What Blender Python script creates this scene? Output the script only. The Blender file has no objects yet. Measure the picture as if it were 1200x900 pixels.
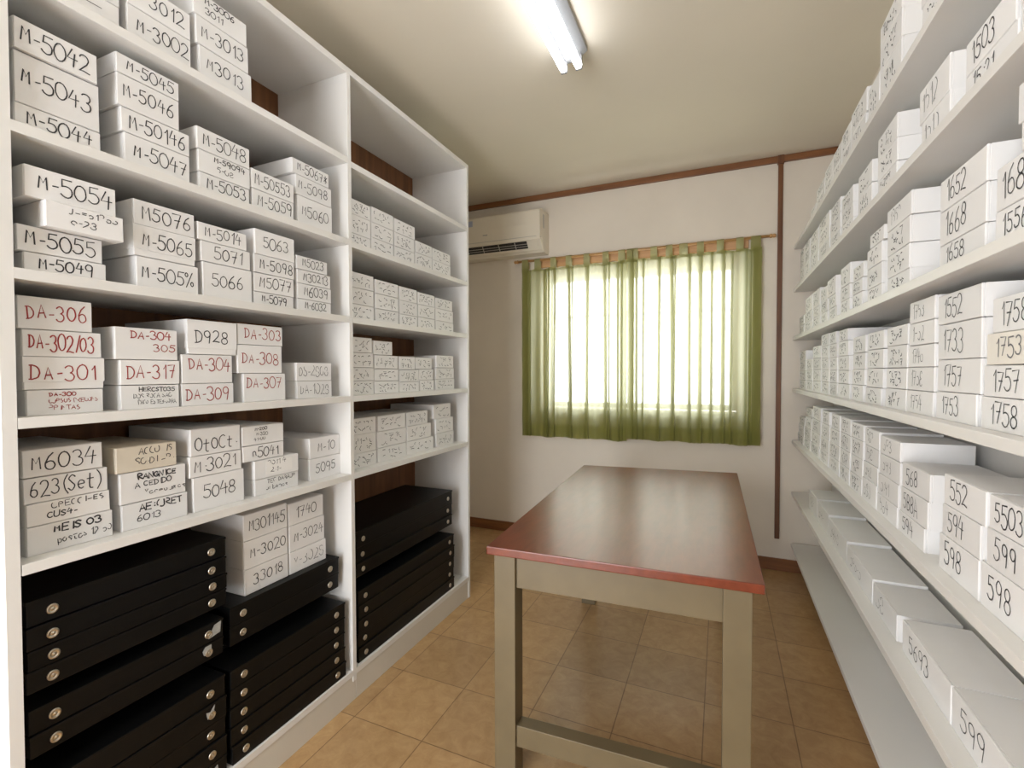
import bpy, bmesh, math, random
from math import sin, cos, pi
from mathutils import Vector, Matrix

# ------------------------------------------------------------------ camera, sky, light, exposure
SC = bpy.context.scene
COL = SC.collection
cam_d = bpy.data.cameras.new('camera')
cam_d.lens = 16.754; cam_d.sensor_width = 36.0; cam_d.sensor_fit = 'HORIZONTAL'
cam_d.clip_start = 0.02
cam = bpy.data.objects.new('camera', cam_d); COL.objects.link(cam)
YAW, PITCH, ROLL = .4130, -.0249, -.0028
_f = Vector((-sin(YAW)*cos(PITCH), cos(YAW)*cos(PITCH), sin(PITCH)))
_r = Vector((cos(YAW), sin(YAW), 0)); _u = _r.cross(_f)
_r2 = cos(ROLL)*_r + sin(ROLL)*_u; _u2 = -sin(ROLL)*_r + cos(ROLL)*_u
cam.matrix_world = Matrix(((_r2.x, _u2.x, -_f.x, 0), (_r2.y, _u2.y, -_f.y, 0), (_r2.z, _u2.z, -_f.z, 1.332), (0, 0, 0, 1)))
SC.camera = cam

SKY = 4.6            # overcast daylight outside the window
TUBE = 3.2          # fluorescent tubes
SC.view_settings.view_transform = 'Standard'; SC.view_settings.look = 'None'
SC.view_settings.gamma = 1.0; SC.view_settings.use_curve_mapping = False
SC.view_settings.exposure = 1.27
world = bpy.data.worlds.new('overcast_sky'); SC.world = world; world.use_nodes = True
bg = world.node_tree.nodes['Background']
bg.inputs['Color'].default_value = (.95, .985, 1.03, 1); bg.inputs['Strength'].default_value = SKY

# room measures (metres): x across, y towards the window wall, z up
XL, XR = -1.3533, .4309          # front planes of the two shelving units
WX0, WX1, WY0, WY1, CH = -2.16, .665, -1.35, 3.615, 2.745
FILL_DOOR = (-1.62, -.38, 2.2)            # unseen opening added behind the viewer for fill light: x0, x1, height
WIN = (-1.315, .135, 1.045, 2.135)   # window opening x0,x1,z0,z1

# ------------------------------------------------------------------ materials
def nodes(name):
    m = bpy.data.materials.new(name); m.use_nodes = True
    nt = m.node_tree; return m, nt, nt.nodes, nt.links, nt.nodes['Principled BSDF']
def N(ns, t, **kw):
    n = ns.new(t)
    for k, v in kw.items(): setattr(n, k, v)
    return n
def plain(name, col, rough=.5, metal=0., noise=.0, scale=8., bump=0., bscale=60., rand=0., spec=.5):
    m, nt, ns, ln, b = nodes(name)
    b.inputs['Roughness'].default_value = rough; b.inputs['Metallic'].default_value = metal
    b.inputs['Specular IOR Level'].default_value = spec
    b.inputs['Base Color'].default_value = (*col, 1)
    last = None
    if noise or rand:
        tc = N(ns, 'ShaderNodeTexCoord')
        if noise:
            nz = N(ns, 'ShaderNodeTexNoise'); nz.inputs['Scale'].default_value = scale; nz.inputs['Detail'].default_value = 5
            ln.new(tc.outputs['Object'], nz.inputs['Vector'])
            mr = N(ns, 'ShaderNodeMapRange'); mr.inputs[1].default_value = .3; mr.inputs[2].default_value = .7
            mr.inputs[3].default_value = 1-noise; mr.inputs[4].default_value = 1+noise*.4
            ln.new(nz.outputs['Fac'], mr.inputs[0]); last = mr.outputs[0]
        if rand:
            oi = N(ns, 'ShaderNodeObjectInfo')
            m2 = N(ns, 'ShaderNodeMapRange'); m2.inputs[3].default_value = 1-rand; m2.inputs[4].default_value = 1.0
            ln.new(oi.outputs['Random'], m2.inputs[0])
            if last:
                mm = N(ns, 'ShaderNodeMath', operation='MULTIPLY'); ln.new(last, mm.inputs[0]); ln.new(m2.outputs[0], mm.inputs[1]); last = mm.outputs[0]
            else: last = m2.outputs[0]
        vm = N(ns, 'ShaderNodeVectorMath', operation='SCALE'); vm.inputs[0].default_value = col
        ln.new(last, vm.inputs['Scale']); ln.new(vm.outputs[0], b.inputs['Base Color'])
    if bump:
        tc = N(ns, 'ShaderNodeTexCoord')
        nz = N(ns, 'ShaderNodeTexNoise'); nz.inputs['Scale'].default_value = bscale; nz.inputs['Detail'].default_value = 4
        ln.new(tc.outputs['Object'], nz.inputs['Vector'])
        bp = N(ns, 'ShaderNodeBump'); bp.inputs['Strength'].default_value = bump; bp.inputs['Distance'].default_value = .002
        ln.new(nz.outputs['Fac'], bp.inputs['Height']); ln.new(bp.outputs[0], b.inputs['Normal'])
    return m
def wood(name, c1, c2, rough, axis, scale=14., bump=.2, spec=.5):
    m, nt, ns, ln, b = nodes(name)
    tc = N(ns, 'ShaderNodeTexCoord'); mp = N(ns, 'ShaderNodeMapping')
    sc = [scale, scale, scale]; sc[axis] = scale*.07; mp.inputs['Scale'].default_value = sc
    nz = N(ns, 'ShaderNodeTexNoise'); nz.inputs['Scale'].default_value = 3; nz.inputs['Detail'].default_value = 8; nz.inputs['Distortion'].default_value = .6
    ln.new(tc.outputs['Object'], mp.inputs[0]); ln.new(mp.outputs[0], nz.inputs['Vector'])
    cr = N(ns, 'ShaderNodeValToRGB'); cr.color_ramp.elements[0].position = .3; cr.color_ramp.elements[1].position = .7
    cr.color_ramp.elements[0].color = (*c1, 1); cr.color_ramp.elements[1].color = (*c2, 1)
    ln.new(nz.outputs['Fac'], cr.inputs[0]); ln.new(cr.outputs[0], b.inputs['Base Color'])
    b.inputs['Roughness'].default_value = rough; b.inputs['Specular IOR Level'].default_value = spec
    bp = N(ns, 'ShaderNodeBump'); bp.inputs['Strength'].default_value = bump; bp.inputs['Distance'].default_value = .003
    ln.new(nz.outputs['Fac'], bp.inputs['Height']); ln.new(bp.outputs[0], b.inputs['Normal'])
    return m
M = {}
M['wall'] = plain('painted_plaster', (.75, .68, .585), .8, noise=.06, scale=2.5, bump=.15, bscale=40)
M['ceiling'] = plain('ceiling_paint', (.74, .675, .56), .85, noise=.05, scale=1.5)
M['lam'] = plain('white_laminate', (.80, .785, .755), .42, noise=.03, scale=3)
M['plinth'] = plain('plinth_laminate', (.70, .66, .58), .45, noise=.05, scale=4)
M['hard'] = wood('brown_hardboard', (.13, .05, .018), (.24, .10, .035), .55, 2, 8, .05)
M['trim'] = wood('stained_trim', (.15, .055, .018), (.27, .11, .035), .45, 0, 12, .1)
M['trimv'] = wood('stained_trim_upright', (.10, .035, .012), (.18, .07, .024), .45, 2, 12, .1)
M['box'] = plain('white_card', (.86, .85, .84), .6, noise=.025, scale=7, rand=.07)
M['boxtan'] = plain('aged_card', (.74, .67, .555), .65, noise=.12, scale=9)
M['boxpale'] = plain('cream_card', (.84, .80, .72), .62, noise=.03, scale=7)
M['ink'] = plain('black_marker', (.028, .028, .032), .5)
M['inkpale'] = plain('grey_pencil', (.16, .16, .17), .6)
M['inkred'] = plain('red_marker', (.34, .03, .028), .5)
M['tape'] = plain('glossy_tape', (.90, .89, .87), .2)
M['black'] = plain('black_board', (.0035, .0035, .0035), .4, spec=.25, noise=.25, scale=6, bump=.15, bscale=180)
M['nickel'] = plain('nickel', (.62, .58, .50), .28, 1.0)
M['dark'] = plain('dark_hollow', (.012, .012, .012), .6)
M['scrap'] = plain('torn_paper', (.42, .42, .40), .8, noise=.3, scale=60)
M['cream'] = plain('cream_paint', (.165, .125, .066), .42, noise=.10, scale=9, bump=.12, bscale=30)
M['acp'] = plain('ivory_plastic', (.76, .69, .57), .4, noise=.03, scale=3)
M['acd'] = plain('ac_shadow', (.02, .018, .016), .5)
M['acg'] = plain('ac_grey', (.45, .42, .38), .45)
M['sticker'] = plain('blue_grey_sticker', (.42, .47, .58), .4)
M['enamel'] = plain('grey_enamel', (.30, .30, .30), .5)
M['rod'] = wood('rod_wood', (.38, .20, .07), (.52, .30, .12), .4, 0, 20, .05)
M['frame'] = wood('window_wood', (.50, .27, .13), (.62, .36, .18), .45, 0, 14, .05)
M['iron'] = plain('grey_iron', (.25, .26, .27), .5)
def mk_top():
    m, nt, ns, ln, b = nodes('varnished_red_wood')
    tc = N(ns, 'ShaderNodeTexCoord'); mp = N(ns, 'ShaderNodeMapping'); mp.inputs['Scale'].default_value = (26, 5, 26)
    nz = N(ns, 'ShaderNodeTexNoise'); nz.inputs['Scale'].default_value = 1.6; nz.inputs['Detail'].default_value = 8; nz.inputs['Distortion'].default_value = .3
    ln.new(tc.outputs['Object'], mp.inputs[0]); ln.new(mp.outputs[0], nz.inputs['Vector'])
    cr = N(ns, 'ShaderNodeValToRGB'); cr.color_ramp.elements[0].position = .25; cr.color_ramp.elements[1].position = .75
    cr.color_ramp.elements[0].color = (.125, .023, .008, 1); cr.color_ramp.elements[1].color = (.195, .038, .013, 1)
    ln.new(nz.outputs['Fac'], cr.inputs[0]); ln.new(cr.outputs[0], b.inputs['Base Color'])
    b.inputs['Roughness'].default_value = .278; b.inputs['Specular IOR Level'].default_value = .58
    n2 = N(ns, 'ShaderNodeTexNoise'); n2.inputs['Scale'].default_value = 2.6; n2.inputs['Detail'].default_value = 2
    ln.new(mp.outputs[0], n2.inputs['Vector'])
    bp = N(ns, 'ShaderNodeBump'); bp.inputs['Strength'].default_value = .16; bp.inputs['Distance'].default_value = .002
    ln.new(n2.outputs['Fac'], bp.inputs['Height']); ln.new(bp.outputs[0], b.inputs['Normal'])
    return m
M['top'] = mk_top()
def mk_floor():
    m, nt, ns, ln, b = nodes('tan_ceramic_tile')
    tc = N(ns, 'ShaderNodeTexCoord'); mp = N(ns, 'ShaderNodeMapping'); mp.inputs['Location'].default_value = (.36+3.1, -2.035+3.1, 0)
    ln.new(tc.outputs['Object'], mp.inputs[0])
    bk = N(ns, 'ShaderNodeTexBrick'); bk.offset = 0; bk.squash = 1
    bk.inputs['Scale'].default_value = 1; bk.inputs['Brick Width'].default_value = .31; bk.inputs['Row Height'].default_value = .31
    bk.inputs['Mortar Size'].default_value = .0024; bk.inputs['Mortar Smooth'].default_value = .3; bk.inputs['Bias'].default_value = 0
    bk.inputs['Color1'].default_value = (.9, .9, .9, 1); bk.inputs['Color2'].default_value = (1.06, 1.06, 1.06, 1); bk.inputs['Mortar'].default_value = (.52, .48, .44, 1)
    ln.new(mp.outputs[0], bk.inputs['Vector'])
    nz = N(ns, 'ShaderNodeTexNoise'); nz.inputs['Scale'].default_value = 16; nz.inputs['Detail'].default_value = 9; nz.inputs['Roughness'].default_value = .72; nz.inputs['Distortion'].default_value = .7
    ln.new(tc.outputs['Object'], nz.inputs['Vector'])
    cr = N(ns, 'ShaderNodeValToRGB'); cr.color_ramp.elements[0].position = .3; cr.color_ramp.elements[1].position = .72
    cr.color_ramp.elements[0].color = (.40, .235, .10, 1); cr.color_ramp.elements[1].color = (.56, .365, .18, 1)
    ln.new(nz.outputs['Fac'], cr.inputs[0])
    mx = N(ns, 'ShaderNodeMix', data_type='RGBA', blend_type='MULTIPLY'); mx.inputs[0].default_value = 1
    ln.new(cr.outputs[0], mx.inputs[6]); ln.new(bk.outputs['Color'], mx.inputs[7]); ln.new(mx.outputs[2], b.inputs['Base Color'])
    b.inputs['Roughness'].default_value = .30
    iv = N(ns, 'ShaderNodeMath', operation='SUBTRACT'); iv.inputs[0].default_value = 1; ln.new(bk.outputs['Fac'], iv.inputs[1])
    ad = N(ns, 'ShaderNodeMath', operation='MULTIPLY_ADD'); ad.inputs[1].default_value = .12; ln.new(nz.outputs['Fac'], ad.inputs[0]); ln.new(iv.outputs[0], ad.inputs[2])
    bp = N(ns, 'ShaderNodeBump'); bp.inputs['Strength'].default_value = .25; bp.inputs['Distance'].default_value = .002
    ln.new(ad.outputs[0], bp.inputs['Height']); ln.new(bp.outputs[0], b.inputs['Normal'])
    return m
M['floor'] = mk_floor()
def mk_cloth():
    m, nt, ns, ln, b = nodes('sheer_green_cloth'); ns.remove(b)
    out = ns['Material Output']
    tc = N(ns, 'ShaderNodeTexCoord'); mp = N(ns, 'ShaderNodeMapping'); mp.inputs['Scale'].default_value = (60, 60, 4)
    nz = N(ns, 'ShaderNodeTexNoise'); nz.inputs['Scale'].default_value = 3; nz.inputs['Detail'].default_value = 4
    ln.new(tc.outputs['Object'], mp.inputs[0]); ln.new(mp.outputs[0], nz.inputs['Vector'])
    cr = N(ns, 'ShaderNodeValToRGB'); cr.color_ramp.elements[0].color = (.25, .255, .06, 1); cr.color_ramp.elements[1].color = (.33, .33, .095, 1)
    ln.new(nz.outputs['Fac'], cr.inputs[0])
    df = N(ns, 'ShaderNodeBsdfDiffuse'); ln.new(cr.outputs[0], df.inputs[0])
    tl = N(ns, 'ShaderNodeBsdfTranslucent'); tl.inputs[0].default_value = (.72, .70, .52, 1)
    tr = N(ns, 'ShaderNodeBsdfTransparent'); tr.inputs[0].default_value = (.97, .97, .95, 1)
    m1 = N(ns, 'ShaderNodeMixShader'); m1.inputs[0].default_value = .45; ln.new(df.outputs[0], m1.inputs[1]); ln.new(tl.outputs[0], m1.inputs[2])
    m2 = N(ns, 'ShaderNodeMixShader'); m2.inputs[0].default_value = .14; ln.new(m1.outputs[0], m2.inputs[1]); ln.new(tr.outputs[0], m2.inputs[2])
    ln.new(m2.outputs[0], out.inputs['Surface'])
    return m
M['cloth'] = mk_cloth()
def mk_glass():
    m, nt, ns, ln, b = nodes('window_glass'); ns.remove(b); out = ns['Material Output']
    tr = N(ns, 'ShaderNodeBsdfTransparent'); tr.inputs[0].default_value = (.96, .97, .97, 1)
    gl = N(ns, 'ShaderNodeBsdfGlossy'); gl.inputs['Roughness'].default_value = .02
    mx = N(ns, 'ShaderNodeMixShader'); mx.inputs[0].default_value = .06
    ln.new(tr.outputs[0], mx.inputs[1]); ln.new(gl.outputs[0], mx.inputs[2]); ln.new(mx.outputs[0], out.inputs['Surface'])
    return m
M['glass'] = mk_glass()
def mk_tube():
    m, nt, ns, ln, b = nodes('lit_tube')
    b.inputs['Base Color'].default_value = (.9, .9, .9, 1)
    b.inputs['Emission Color'].default_value = (.95, .985, 1.05, 1); b.inputs['Emission Strength'].default_value = TUBE
    return m
M['tube'] = mk_tube()

# ------------------------------------------------------------------ helpers
def link(name, bm, mats, parent=None, smooth=False, loc=None, rz=0):
    me = bpy.data.meshes.new(name); bm.to_mesh(me); bm.free()
    for m in (mats if isinstance(mats, (list, tuple)) else [mats]): me.materials.append(m)
    if smooth: me.shade_smooth()
    o = bpy.data.objects.new(name, me); COL.objects.link(o)
    if loc is not None: o.location = loc
    if rz: o.rotation_euler = (0, 0, rz)
    if parent: o.parent = parent
    return o
def tag(o, label, cat, group=None):
    o['label'] = label; o['category'] = cat
    if group: o['group'] = group
    return o
def struct(o, label=None):
    o['kind'] = 'structure'
    if label: o['label'] = label
    return o
def empty(name, loc=(0, 0, 0), rz=0):
    o = bpy.data.objects.new(name, None); COL.objects.link(o); o.location = loc; o.rotation_euler = (0, 0, rz)
    o.empty_display_size = .05
    return o
def bx(bm, a, b, bev=0.0, mi=0):
    """box between corners a and b, optionally bevelled"""
    vs = [bm.verts.new((x, y, z)) for x in (a[0], b[0]) for y in (a[1], b[1]) for z in (a[2], b[2])]
    fs = []
    for q in ((0, 1, 3, 2), (4, 6, 7, 5), (0, 4, 5, 1), (2, 3, 7, 6), (0, 2, 6, 4), (1, 5, 7, 3)):
        f = bm.faces.new([vs[i] for i in q]); f.material_index = mi; fs.append(f)
    if bev:
        bmesh.ops.recalc_face_normals(bm, faces=fs)
        es = list({e for f in fs for e in f.edges})
        bmesh.ops.bevel(bm, geom=es, offset=bev, segments=2, profile=.6, affect='EDGES')
    return bm
def hexa(bm, pts, bev=0.0):
    """8 points: bottom four counterclockwise, then top four"""
    vs = [bm.verts.new(p) for p in pts]
    fs = [bm.faces.new([vs[i] for i in q]) for q in ((3, 2, 1, 0), (4, 5, 6, 7), (0, 1, 5, 4), (1, 2, 6, 5), (2, 3, 7, 6), (3, 0, 4, 7))]
    if bev:
        es = list({e for f in fs for e in f.edges})
        bmesh.ops.bevel(bm, geom=es, offset=bev, segments=2, profile=.6, affect='EDGES')
    return bm
def box(name, a, b, mat, parent=None, bev=0.0):
    return link(name, bx(bmesh.new(), a, b, bev), mat, parent)
def tube(bm, p, q, r, seg=16, caps=True, r2=None):
    p = Vector(p); q = Vector(q); d = (q-p).normalized()
    a = d.orthogonal().normalized(); b = d.cross(a); r2 = r if r2 is None else r2
    A = [bm.verts.new(p+(a*cos(t)+b*sin(t))*r) for t in (2*pi*i/seg for i in range(seg))]
    B = [bm.verts.new(q+(a*cos(t)+b*sin(t))*r2) for t in (2*pi*i/seg for i in range(seg))]
    for i in range(seg): bm.faces.new((A[i], A[(i+1) % seg], B[(i+1) % seg], B[i]))
    if caps: bm.faces.new(A[::-1]); bm.faces.new(B)
    return bm
def lathe(bm, prof, c, axis, seg=20):
    """prof: (distance along axis, radius)"""
    ax = Vector(axis).normalized(); a = ax.orthogonal().normalized(); b = ax.cross(a); c = Vector(c); rings = []
    for h, r in prof:
        rings.append([bm.verts.new(c+ax*h+(a*cos(2*pi*i/seg)+b*sin(2*pi*i/seg))*max(r, 1e-5)) for i in range(seg)])
    for A, B in zip(rings, rings[1:]):
        for i in range(seg): bm.faces.new((A[i], A[(i+1) % seg], B[(i+1) % seg], B[i]))
    bm.faces.new(rings[0][::-1]); bm.faces.new(rings[-1])
    return bm
def extrude_profile(bm, prof, x0, x1):
    """closed (y,z) profile swept along x"""
    A = [bm.verts.new((x0, y, z)) for y, z in prof]; B = [bm.verts.new((x1, y, z)) for y, z in prof]
    n = len(prof)
    for i in range(n): bm.faces.new((A[i], A[(i+1) % n], B[(i+1) % n], B[i]))
    bm.faces.new(A[::-1]); bm.faces.new(B)
    bmesh.ops.recalc_face_normals(bm, faces=bm.faces)
    return bm

# ------------------------------------------------------------------ room
struct(box('floor', (WX0-.1, WY0-.1, -.08), (WX1+.1, WY1+.2, 0), M['floor']), 'tan ceramic tile floor')
struct(box('ceiling', (WX0-.1, WY0-.1, CH), (WX1+.1, WY1+.2, CH+.1), M['ceiling']), 'beige painted ceiling')
struct(box('wall_left', (WX0-.1, WY0-.1, 0), (WX0, WY1+.2, CH), M['wall']), 'beige wall behind the divided bookcase')
struct(box('wall_right', (WX1, WY0-.1, 0), (WX1+.1, WY1+.2, CH), M['wall']), 'beige wall behind the long open rack')
bm = bmesh.new()
bx(bm, (WX0, WY0-.1, 0), (FILL_DOOR[0], WY0, CH)); bx(bm, (FILL_DOOR[1], WY0-.1, 0), (WX1, WY0, CH)); bx(bm, (FILL_DOOR[0], WY0-.1, FILL_DOOR[2]), (FILL_DOOR[1], WY0, CH))
struct(link('wall_front', bm, M['wall']), 'beige wall behind the viewer with an opening added for light')
bm = bmesh.new()
x0, x1, z0, z1 = WIN
bx(bm, (WX0, WY1, 0), (x0, WY1+.18, CH)); bx(bm, (x1, WY1, 0), (WX1, WY1+.18, CH))
bx(bm, (x0, WY1, 0), (x1, WY1+.18, z0)); bx(bm, (x0, WY1, z1), (x1, WY1+.18, CH))
struct(link('wall_back', bm, M['wall']), 'beige wall with the curtained window')
struct(box('trim_1', (WX0, WY1-.022, 2.7025), (WX1, WY1, 2.7435), M['trim'], bev=.002), 'brown wooden cornice batten along the top of the window wall')
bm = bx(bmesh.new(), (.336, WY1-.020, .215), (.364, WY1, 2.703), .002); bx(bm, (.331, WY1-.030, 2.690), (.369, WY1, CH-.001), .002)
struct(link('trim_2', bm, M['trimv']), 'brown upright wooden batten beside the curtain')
struct(box('baseboard_back', (WX0, WY1-.014, 0), (WX1, WY1, .081), M['trim'], bev=.002), 'brown skirting board under the window')

# window behind the curtains
win = struct(empty('window_1', ((x0+x1)/2, WY1+.06, z0)), 'wooden two-sash window behind the green curtains')
def wpart(name, bm, m):
    o = link(name, bm, m, win); o.matrix_parent_inverse = Matrix.Translation(-Vector(win.location)); return o
bm = bmesh.new(); yf0, yf1 = WY1-.008, WY1+.10
bx(bm, (x0-.03, yf0-.012, z1+.028), (x1+.03, WY1-.0005, z1+.098), .003); bx(bm, (x0+.001, WY1, z1-.055), (x1-.001, yf1, z1-.001), .003); bx(bm, (x0, yf0+.01, z0), (x0+.035, yf1, z1-.055)); bx(bm, (x1-.035, yf0+.01, z0), (x1, yf1, z1-.055))
wpart('window_frame', bm, M['frame'])
xm = -.625
for a, b in ((x0+.035, xm+.018), (xm-.018, x1-.035)):
    bm = bmesh.new(); yy = WY1+.05 if a < -1 else WY1+.072
    bx(bm, (a, yy, z0+.01), (a+.034, yy+.02, z1-.055)); bx(bm, (b-.034, yy, z0+.01), (b, yy+.02, z1-.055))
    bx(bm, (a+.034, yy, z0+.01), (b-.034, yy+.02, z0+.05)); bx(bm, (a+.034, yy, z1-.09), (b-.034, yy+.02, z1-.055))
    wpart('sash', bm, M['iron'])
    wpart('pane', bx(bmesh.new(), (a+.034, yy+.008, z0+.05), (b-.034, yy+.012, z1-.09)), M['glass'])
bm = bmesh.new(); tube(bm, (x0+.02, WY1+.115, 1.772), (x1-.02, WY1+.115, 1.772), .006, 8)
wpart('grille_bar', bm, M['iron'])
wpart('window_sill', bx(bmesh.new(), (x0-.03, WY1-.028, z0-.022), (x1+.03, WY1+.10, z0), .003), M['wall'])
pt = bpy.data.lights.new('daylight_portal', 'AREA'); pt.shape = 'RECTANGLE'; pt.size = x1-x0; pt.size_y = z1-z0
pt.cycles.is_portal = True
po = bpy.data.objects.new('daylight_portal', pt); COL.objects.link(po)
po.location = ((x0+x1)/2, WY1+.16, (z0+z1)/2); po.rotation_euler = (-pi/2, 0, 0)
pt2 = bpy.data.lights.new('fill_door_portal', 'AREA'); pt2.shape = 'RECTANGLE'; pt2.size = FILL_DOOR[1]-FILL_DOOR[0]; pt2.size_y = FILL_DOOR[2]  # guides sky light in through the added opening
pt2.cycles.is_portal = True
po2 = bpy.data.objects.new('fill_door_portal', pt2); COL.objects.link(po2)
po2.location = ((FILL_DOOR[0]+FILL_DOOR[1])/2, WY0-.08, FILL_DOOR[2]/2); po2.rotation_euler = (pi/2, 0, 0)

# ------------------------------------------------------------------ divided bookcase (left)
Y0, YD0, YD1, YE0, YE1 = .505, 1.480, 1.500, 2.4215, 2.463
XB = -1.728; T = .0236
bc = tag(empty('bookcase', (XL-.19, 1.48, 0)), 'tall white divided bookcase with brown back full of labelled boxes', 'bookcase')
def bpart(name, a, b, m=M['lam'], bev=.0012, bm=None):
    o = link(name, bm if bm else bx(bmesh.new(), a, b, bev), m, bc); o.matrix_parent_inverse = Matrix.Translation(-Vector(bc.location)); return o
TOP = 2.5096+.024
# the near side panel leans a little, as in the photograph
bm = hexa(bmesh.new(), [(XB, .473, 0), (XL, .470, 0), (XL, .4925, 0), (XB, .495, 0), (XB, .483, TOP), (XL, .478, TOP), (XL, .5035, TOP), (XB, .505, TOP)])
bpart('side_panel', None, None, bm=bm)
bpart('side_panel', (XB, YE0+.021, 0), (XL, YE1, TOP))
bpart('divider_panel', (XB, YD0, .08), (XL, YD1, 2.5096))
bpart('top_panel', (XB, .5035, 2.5096), (XL, YE0+.021, TOP))
ZA = [2.1577, 1.8373, 1.531, 1.2146, .9016, .1030]
ZB = [2.1480, 1.8330, 1.531, 1.2146, .9016, .1030]
for z in ZA:
    bpart('shelf', (XB, .4990, z), (XL, YD0, z+T))
for z in ZB:
    bpart('shelf', (XB, YD1, z), (XL, YE0+.021, z+T))
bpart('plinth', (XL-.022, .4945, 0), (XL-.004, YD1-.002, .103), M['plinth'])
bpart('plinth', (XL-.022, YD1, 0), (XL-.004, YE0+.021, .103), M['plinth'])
bpart('back_panel', (XB-.006, .48, .05), (XB, YE1, TOP), M['hard'])

# ------------------------------------------------------------------ long open rack (right)
rk = tag(empty('storage_rack', (.55, 1.7, 0)), 'long white open rack of numbered boxes beside the table', 'rack')
def rpart(name, a, b, m=M['lam'], bev=.0012):
    o = link(name, bx(bmesh.new(), a, b, bev), m, rk); o.matrix_parent_inverse = Matrix.Translation(-Vector(rk.location)); return o
ZRK = [2.1242, 1.8466, 1.5336, 1.1979, .8585, .5176]
RY0 = -.30
for z in ZRK: rpart('shelf', (XR, RY0, z), (WX1-.008, WY1-.016, z+T))
rpart('bottom_shelf', (XR, RY0, .178), (WX1-.008, WY1-.016, .1985))
rpart('back_panel', (WX1-.008, RY0, .05), (WX1-.001, WY1-.016, 2.60))
rpart('side_panel', (XR, RY0-.02, 0), (WX1-.001, RY0, 2.60))
rpart('plinth', (XR+.10, RY0, 0), (XR+.118, WY1-.016, .178), M['hard'])  # dark board put in where only shade shows under the rack

# ------------------------------------------------------------------ table
QZ = .780; TT = .026
Q = {(0, 0): Vector((-.678, 1.340, 0)), (1, 0): Vector((.109, 1.376, 0)), (0, 1): Vector((-.741, 2.750, 0)), (1, 1): Vector((.086, 2.855, 0))}
def P(sx, sy, z):
    """point of the table, sx / sy metres in from its near left corner along width and length"""
    u = sx/.79; v = sy/1.44
    p = Q[0, 0]*(1-u)*(1-v)+Q[1, 0]*u*(1-v)+Q[0, 1]*(1-u)*v+Q[1, 1]*u*v
    return (p.x, p.y, z)
def slab(a, b, bev=.0015):
    bm = bmesh.new()
    pts = [P(x, y, z) for z in (a[2], b[2]) for x, y in ((a[0], a[1]), (b[0], a[1]), (b[0], b[1]), (a[0], b[1]))]
    return hexa(bm, pts, bev)
tb = tag(empty('work_table', (-.3, 2.05, 0)), 'long table with glossy red-brown top and worn cream painted legs', 'table')
def tpart(name, bm, m):
    o = link(name, bm, m, tb); o.matrix_parent_inverse = Matrix.Translation(-Vector(tb.location)); return o
tpart('tabletop', slab((0, 0, QZ-TT), (.79, 1.44, QZ), .003), M['top'])
LG = .072
for lx in (.010, .79-.026-LG):
    for ly in (.040, 1.44-.035-LG):
        tpart('leg', slab((lx, ly, 0), (lx+LG, ly+LG, QZ-TT), .002), M['cream'])
tpart('apron', slab((.082, .052, .638), (.692, .074, QZ-TT)), M['cream'])
tpart('apron', slab((.082, 1.44-.077, .638), (.692, 1.44-.055, QZ-TT)), M['cream'])
for lx in (.026, .79-.062): tpart('apron', slab((lx, .112, .638), (lx+.024, 1.333, QZ-TT)), M['cream'])
tpart('stretcher', slab((.082, .050, .118), (.692, .098, .188), .002), M['cream'])

# ------------------------------------------------------------------ ceiling lamp
def ceiling_lamp(LX, ya, label):
    lp = tag(empty('ceiling_lamp', (LX, ya+.6, CH)), label, 'lamp', 'twin-tube ceiling lamps')
    def lpart(name, bm, m, smooth=False):
        o = link(name, bm, m, lp, smooth)
        o.matrix_parent_inverse = Matrix.Translation(-Vector(lp.location)); return o
    bm = bmesh.new()
    pr = [(LX-.022, 2.694), (LX+.022, 2.694), (LX+.066, 2.728), (LX+.066, CH-.0005), (LX-.066, CH-.0005), (LX-.066, 2.728)]
    A = [bm.verts.new((x, ya-.02, z)) for x, z in pr]; B = [bm.verts.new((x, ya+1.212, z)) for x, z in pr]
    for i in range(6): bm.faces.new((A[i], A[(i+1) % 6], B[(i+1) % 6], B[i]))
    bm.faces.new(A[::-1]); bm.faces.new(B); bmesh.ops.recalc_face_normals(bm, faces=bm.faces)
    lpart('housing', bm, M['enamel'])
    for dx in (-.0345, .0325):
        bm = lathe(bmesh.new(), [(0, .0155), (.02, .0165), (1.172, .0165), (1.192, .0155)], (LX+dx, ya, 2.662), (0, 1, 0), 18)
        lpart('tube', bm, M['tube'], smooth=True)
        for y in (ya-.012, ya+1.1925):
            bm = bx(bmesh.new(), (LX+dx-.014, y, 2.646), (LX+dx+.014, y+.0115, 2.7215), .003)
            lpart('lamp_holder', bm, M['enamel'])
ceiling_lamp(-.608, .85, 'lit twin-tube fluorescent ceiling lamp above the table')
ceiling_lamp(-.608, -1.15, 'added twin-tube fill lamp, unseen behind the viewer, near the front wall')  # unseen lamp, added to brighten the near boxes and table

# ------------------------------------------------------------------ air conditioner
ac = tag(empty('air_conditioner', (-1.66, WY1-.1, 2.27)), 'ivory split air conditioner on the wall above the curtain', 'air conditioner')
def apart(name, bm, m, smooth=False):
    o = link(name, bm, m, ac, smooth); o.matrix_parent_inverse = Matrix.Translation(-Vector(ac.location)); return o
AX0, AX1, AF = -2.05, -1.262, 3.415
bm = extrude_profile(bmesh.new(), [(3.6145, 2.262), (3.6145, 2.580), (AF+.03, 2.580), (AF+.006, 2.566), (AF+.004, 2.365), (AF+.030, 2.365), (AF+.060, 2.285), (AF+.095, 2.262)], AX0, AX1)
apart('casing', bm, M['acp'])
bm = extrude_profile(bmesh.new(), [(AF+.004, 2.352), (AF+.004, 2.570), (AF-.001, 2.560), (AF-.004, 2.460), (AF-.001, 2.345), (AF+.003, 2.340)], AX0+.004, AX1-.002)
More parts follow.
